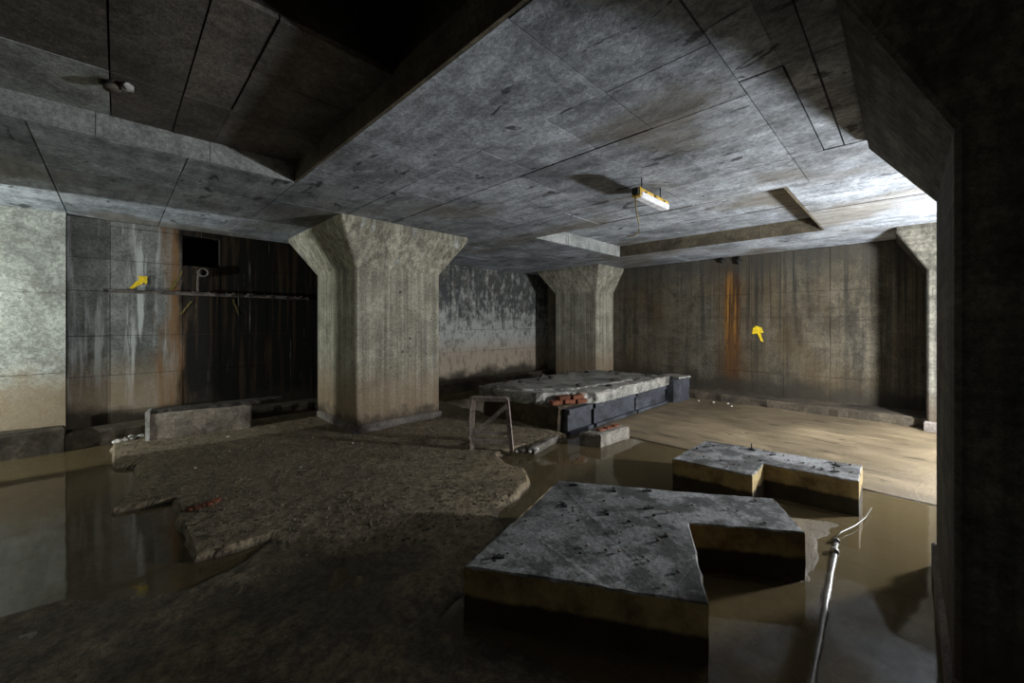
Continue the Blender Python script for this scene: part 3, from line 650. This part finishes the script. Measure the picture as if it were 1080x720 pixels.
# ------------------------------------------------------------------ hanging lamp
hl = tag(empty('fluorescent_lamp', (3.56, 1.70, 2.66)), 'short fluorescent lamp with yellow housing hung from the ceiling on rods', 'ceiling lamp')
def halfpipe(name, x0, x1, y, zc, ry, rz, mat, a0, a1, parent, n=10):
    vs, fs = [], []
    for x in (x0, x1):
        for k in range(n+1):
            a = a0+(a1-a0)*k/n; vs.append((x, y+ry*math.cos(a), zc+rz*math.sin(a)))
    for k in range(n): fs.append((k, k+1, n+2+k, n+1+k))
    fs.append(tuple(range(n, -1, -1))); fs.append(tuple(range(n+1, 2*n+2))); fs.append((0, n+1, 2*n+1, n))
    return raw(name, vs, fs, mat, parent)
boxes('diffuser', [(3.275, 3.855, 1.655, 1.745, 2.61, 2.668)], 'diffuser', hl, .012)
for a, b in ((3.285, 3.52), (3.575, 3.845)): halfpipe('housing', a, b, 1.70, 2.668, .04, .04, 'ballast', 0, math.pi, hl)
boxes('spine', [(3.27, 3.86, 1.685, 1.715, 2.668, 2.69)], 'diffuser', hl)
boxes('end_cap', [(3.255, 3.275, 1.66, 1.74, 2.615, 2.70)], 'ballast', hl, .004)
for x in (3.36, 3.74):
    tubeobj('rod', [(x, 1.70, 2.70), (x, 1.70, CEIL+.01)], .006, 'black', hl, 6)
    boxes('clip', [(x-.012, x+.012, 1.65, 1.75, 2.667, 2.672)], 'black', hl)
boxes('socket', [(3.225, 3.26, 1.67, 1.73, 2.63, 2.69)], 'black', hl, .006)
tubeobj('cable', [(3.24, 1.70, 2.64), (3.25, 1.70, 2.52), (3.28, 1.69, 2.40), (3.285, 1.69, 2.31), (3.25, 1.72, 2.27), (3.20, 1.76, 2.262)], .006, 'tan', hl, 6)
keep(hl)
# broken lamp holder in the first recess
bh = tag(empty('broken_lamp_holder', (0, 3.46, RZ)), 'broken lamp holder with dark socket and cloudy bulb under the recessed ceiling', 'lamp holder')
boxes('mounting_plate', [(-.08, .02, 3.43, 3.53, RZ-.008, RZ+.01)], 'board', bh, .003)
tubeobj('socket', [(-.03, 3.47, RZ-.005), (-.02, 3.465, RZ-.035)], [.042, .038], 'black', bh, 12)
tubeobj('ring', [(-.02, 3.465, RZ-.03), (-.018, 3.463, RZ-.042)], [.044, .042], 'rubble', bh, 12)
rock('bulb', (.05, 3.42, RZ-.022), (.034, .03, .032), 'glassy', bh, 0, 5, 2)
keep(bh)

# ------------------------------------------------------------------ wall fittings and painted marks
def wallpoly(name, at, axis, pts, mat, parent, off=.006, label=None):   # sprayed mark: thin flat paint on a wall
    vs = []; n = len(pts)
    for d in (off+.002, off):
        for a, z in pts: vs.append((at-d, a, z) if axis == 'x' else (a, at-d, z))
    fs = [tuple(range(n)), tuple(range(2*n-1, n-1, -1))]+[(i, (i+1) % n, n+(i+1) % n, n+i) for i in range(n)]
    o = raw(name, vs, fs, mat, parent); bm = bmesh.new(); bm.from_mesh(o.data); bmesh.ops.recalc_face_normals(bm, faces=bm.faces); bm.to_mesh(o.data); bm.free()
    if label: o['label'] = label
    return o
def rough(pts, j=.008, seg=.03): return resample(pts, seg, j)
wallpoly('painted_arrow', YB, 'y', rough([(.115, 1.955), (.145, 1.94), (.255, 2.035), (.28, 2.01), (.30, 2.12), (.19, 2.125), (.215, 2.09)]), 'yellow', wl, label='bright yellow sprayed arrow pointing up to the duct')
wallpoly('painted_arrow', XB, 'x', rough([(1.93, 1.13), (1.98, 1.15), (2.035, 1.29), (2.13, 1.28), (2.11, 1.39), (2.05, 1.44), (1.96, 1.40), (1.93, 1.31), (1.985, 1.30)], .006), 'yellow', wr, label='bright yellow sprayed arrow beside the rust run')
wallpoly('painted_mark', XB, 'x', rough([(6.78, 1.05), (6.86, 1.08), (6.92, 1.45), (6.80, 1.42)]), 'yellow', wr, label='yellow sprayed mark in the dark corner')
wallpoly('painted_stroke', YB, 'y', rough([(.62, 1.62), (.64, 1.61), (.765, 1.80), (.75, 1.81)], .008), 'yellowdim', wl)
wallpoly('painted_stroke', YB, 'y', rough([(.52, 1.96), (.54, 1.95), (.66, 2.22), (.645, 2.23)], .012), 'yellowdim', wl)
wallpoly('painted_stroke', YB, 'y', rough([(1.24, 1.85), (1.255, 1.86), (1.325, 1.64), (1.305, 1.63)], .007), 'yellowdim', wl)
ps = tag(empty('drain_pipe', (.88, YB, 2.23)), 'short drain pipe stub poking out under the dark duct mouth', 'pipe')
bm = bmesh.new(); n = 14; R = []
for (yy, rr) in ((YB, .062), (YB-.09, .062), (YB-.09, .045), (YB-.005, .045)): R.append([bm.verts.new((.88+rr*math.cos(2*math.pi*k/n), yy, 2.22+rr*math.sin(2*math.pi*k/n))) for k in range(n)])
for a, b in zip(R, R[1:]):
    for k in range(n): bm.faces.new((a[k], a[(k+1) % n], b[(k+1) % n], b[k]))
frombm('pipe_end', bm, 'plinth', ps)
bm = bmesh.new(); c0 = [bm.verts.new((.88+.046*math.cos(2*math.pi*k/n), YB-.01, 2.22+.046*math.sin(2*math.pi*k/n))) for k in range(n)]; bm.faces.new(c0); frombm('bore', bm, 'black', ps)
tubeobj('drip_strap', [(.83, YB-.03, 2.20), (.825, YB-.02, 2.08), (.825, YB-.02, 1.94)], .014, 'plinth', ps, 6)
keep(ps)
for i in range(26):
    x = random.uniform(.75, 2.25); s = random.uniform(.012, .03)
    tag(rock('ledge_grit', (x, 7.19, 1.925+s*.35), (s*1.4, s*.8, s*.8), random.choice(('darkrubble', 'rubble')), None, i, 150+i), 'bit of grit on the cracked ledge of the leaking wall', 'debris', 'grit on the wall ledge')
for i, (y, ln) in enumerate(((2.64, .10), (2.34, .16))):
    r = tag(empty('pipe_stub', (XB, y, 2.72)), ('longer' if ln > .12 else 'shorter')+' black pipe stub at the head of the rust run', 'pipe')
    tubeobj('tube', [(XB-.06, y, 2.80), (XB-.06, y, 2.80-ln)], .028, 'black', r, 10)
    boxes('bracket', [(XB-.09, XB+.01, y-.04, y+.04, 2.80-ln*.6, 2.80-ln*.6+.025)], 'black', r); keep(r)
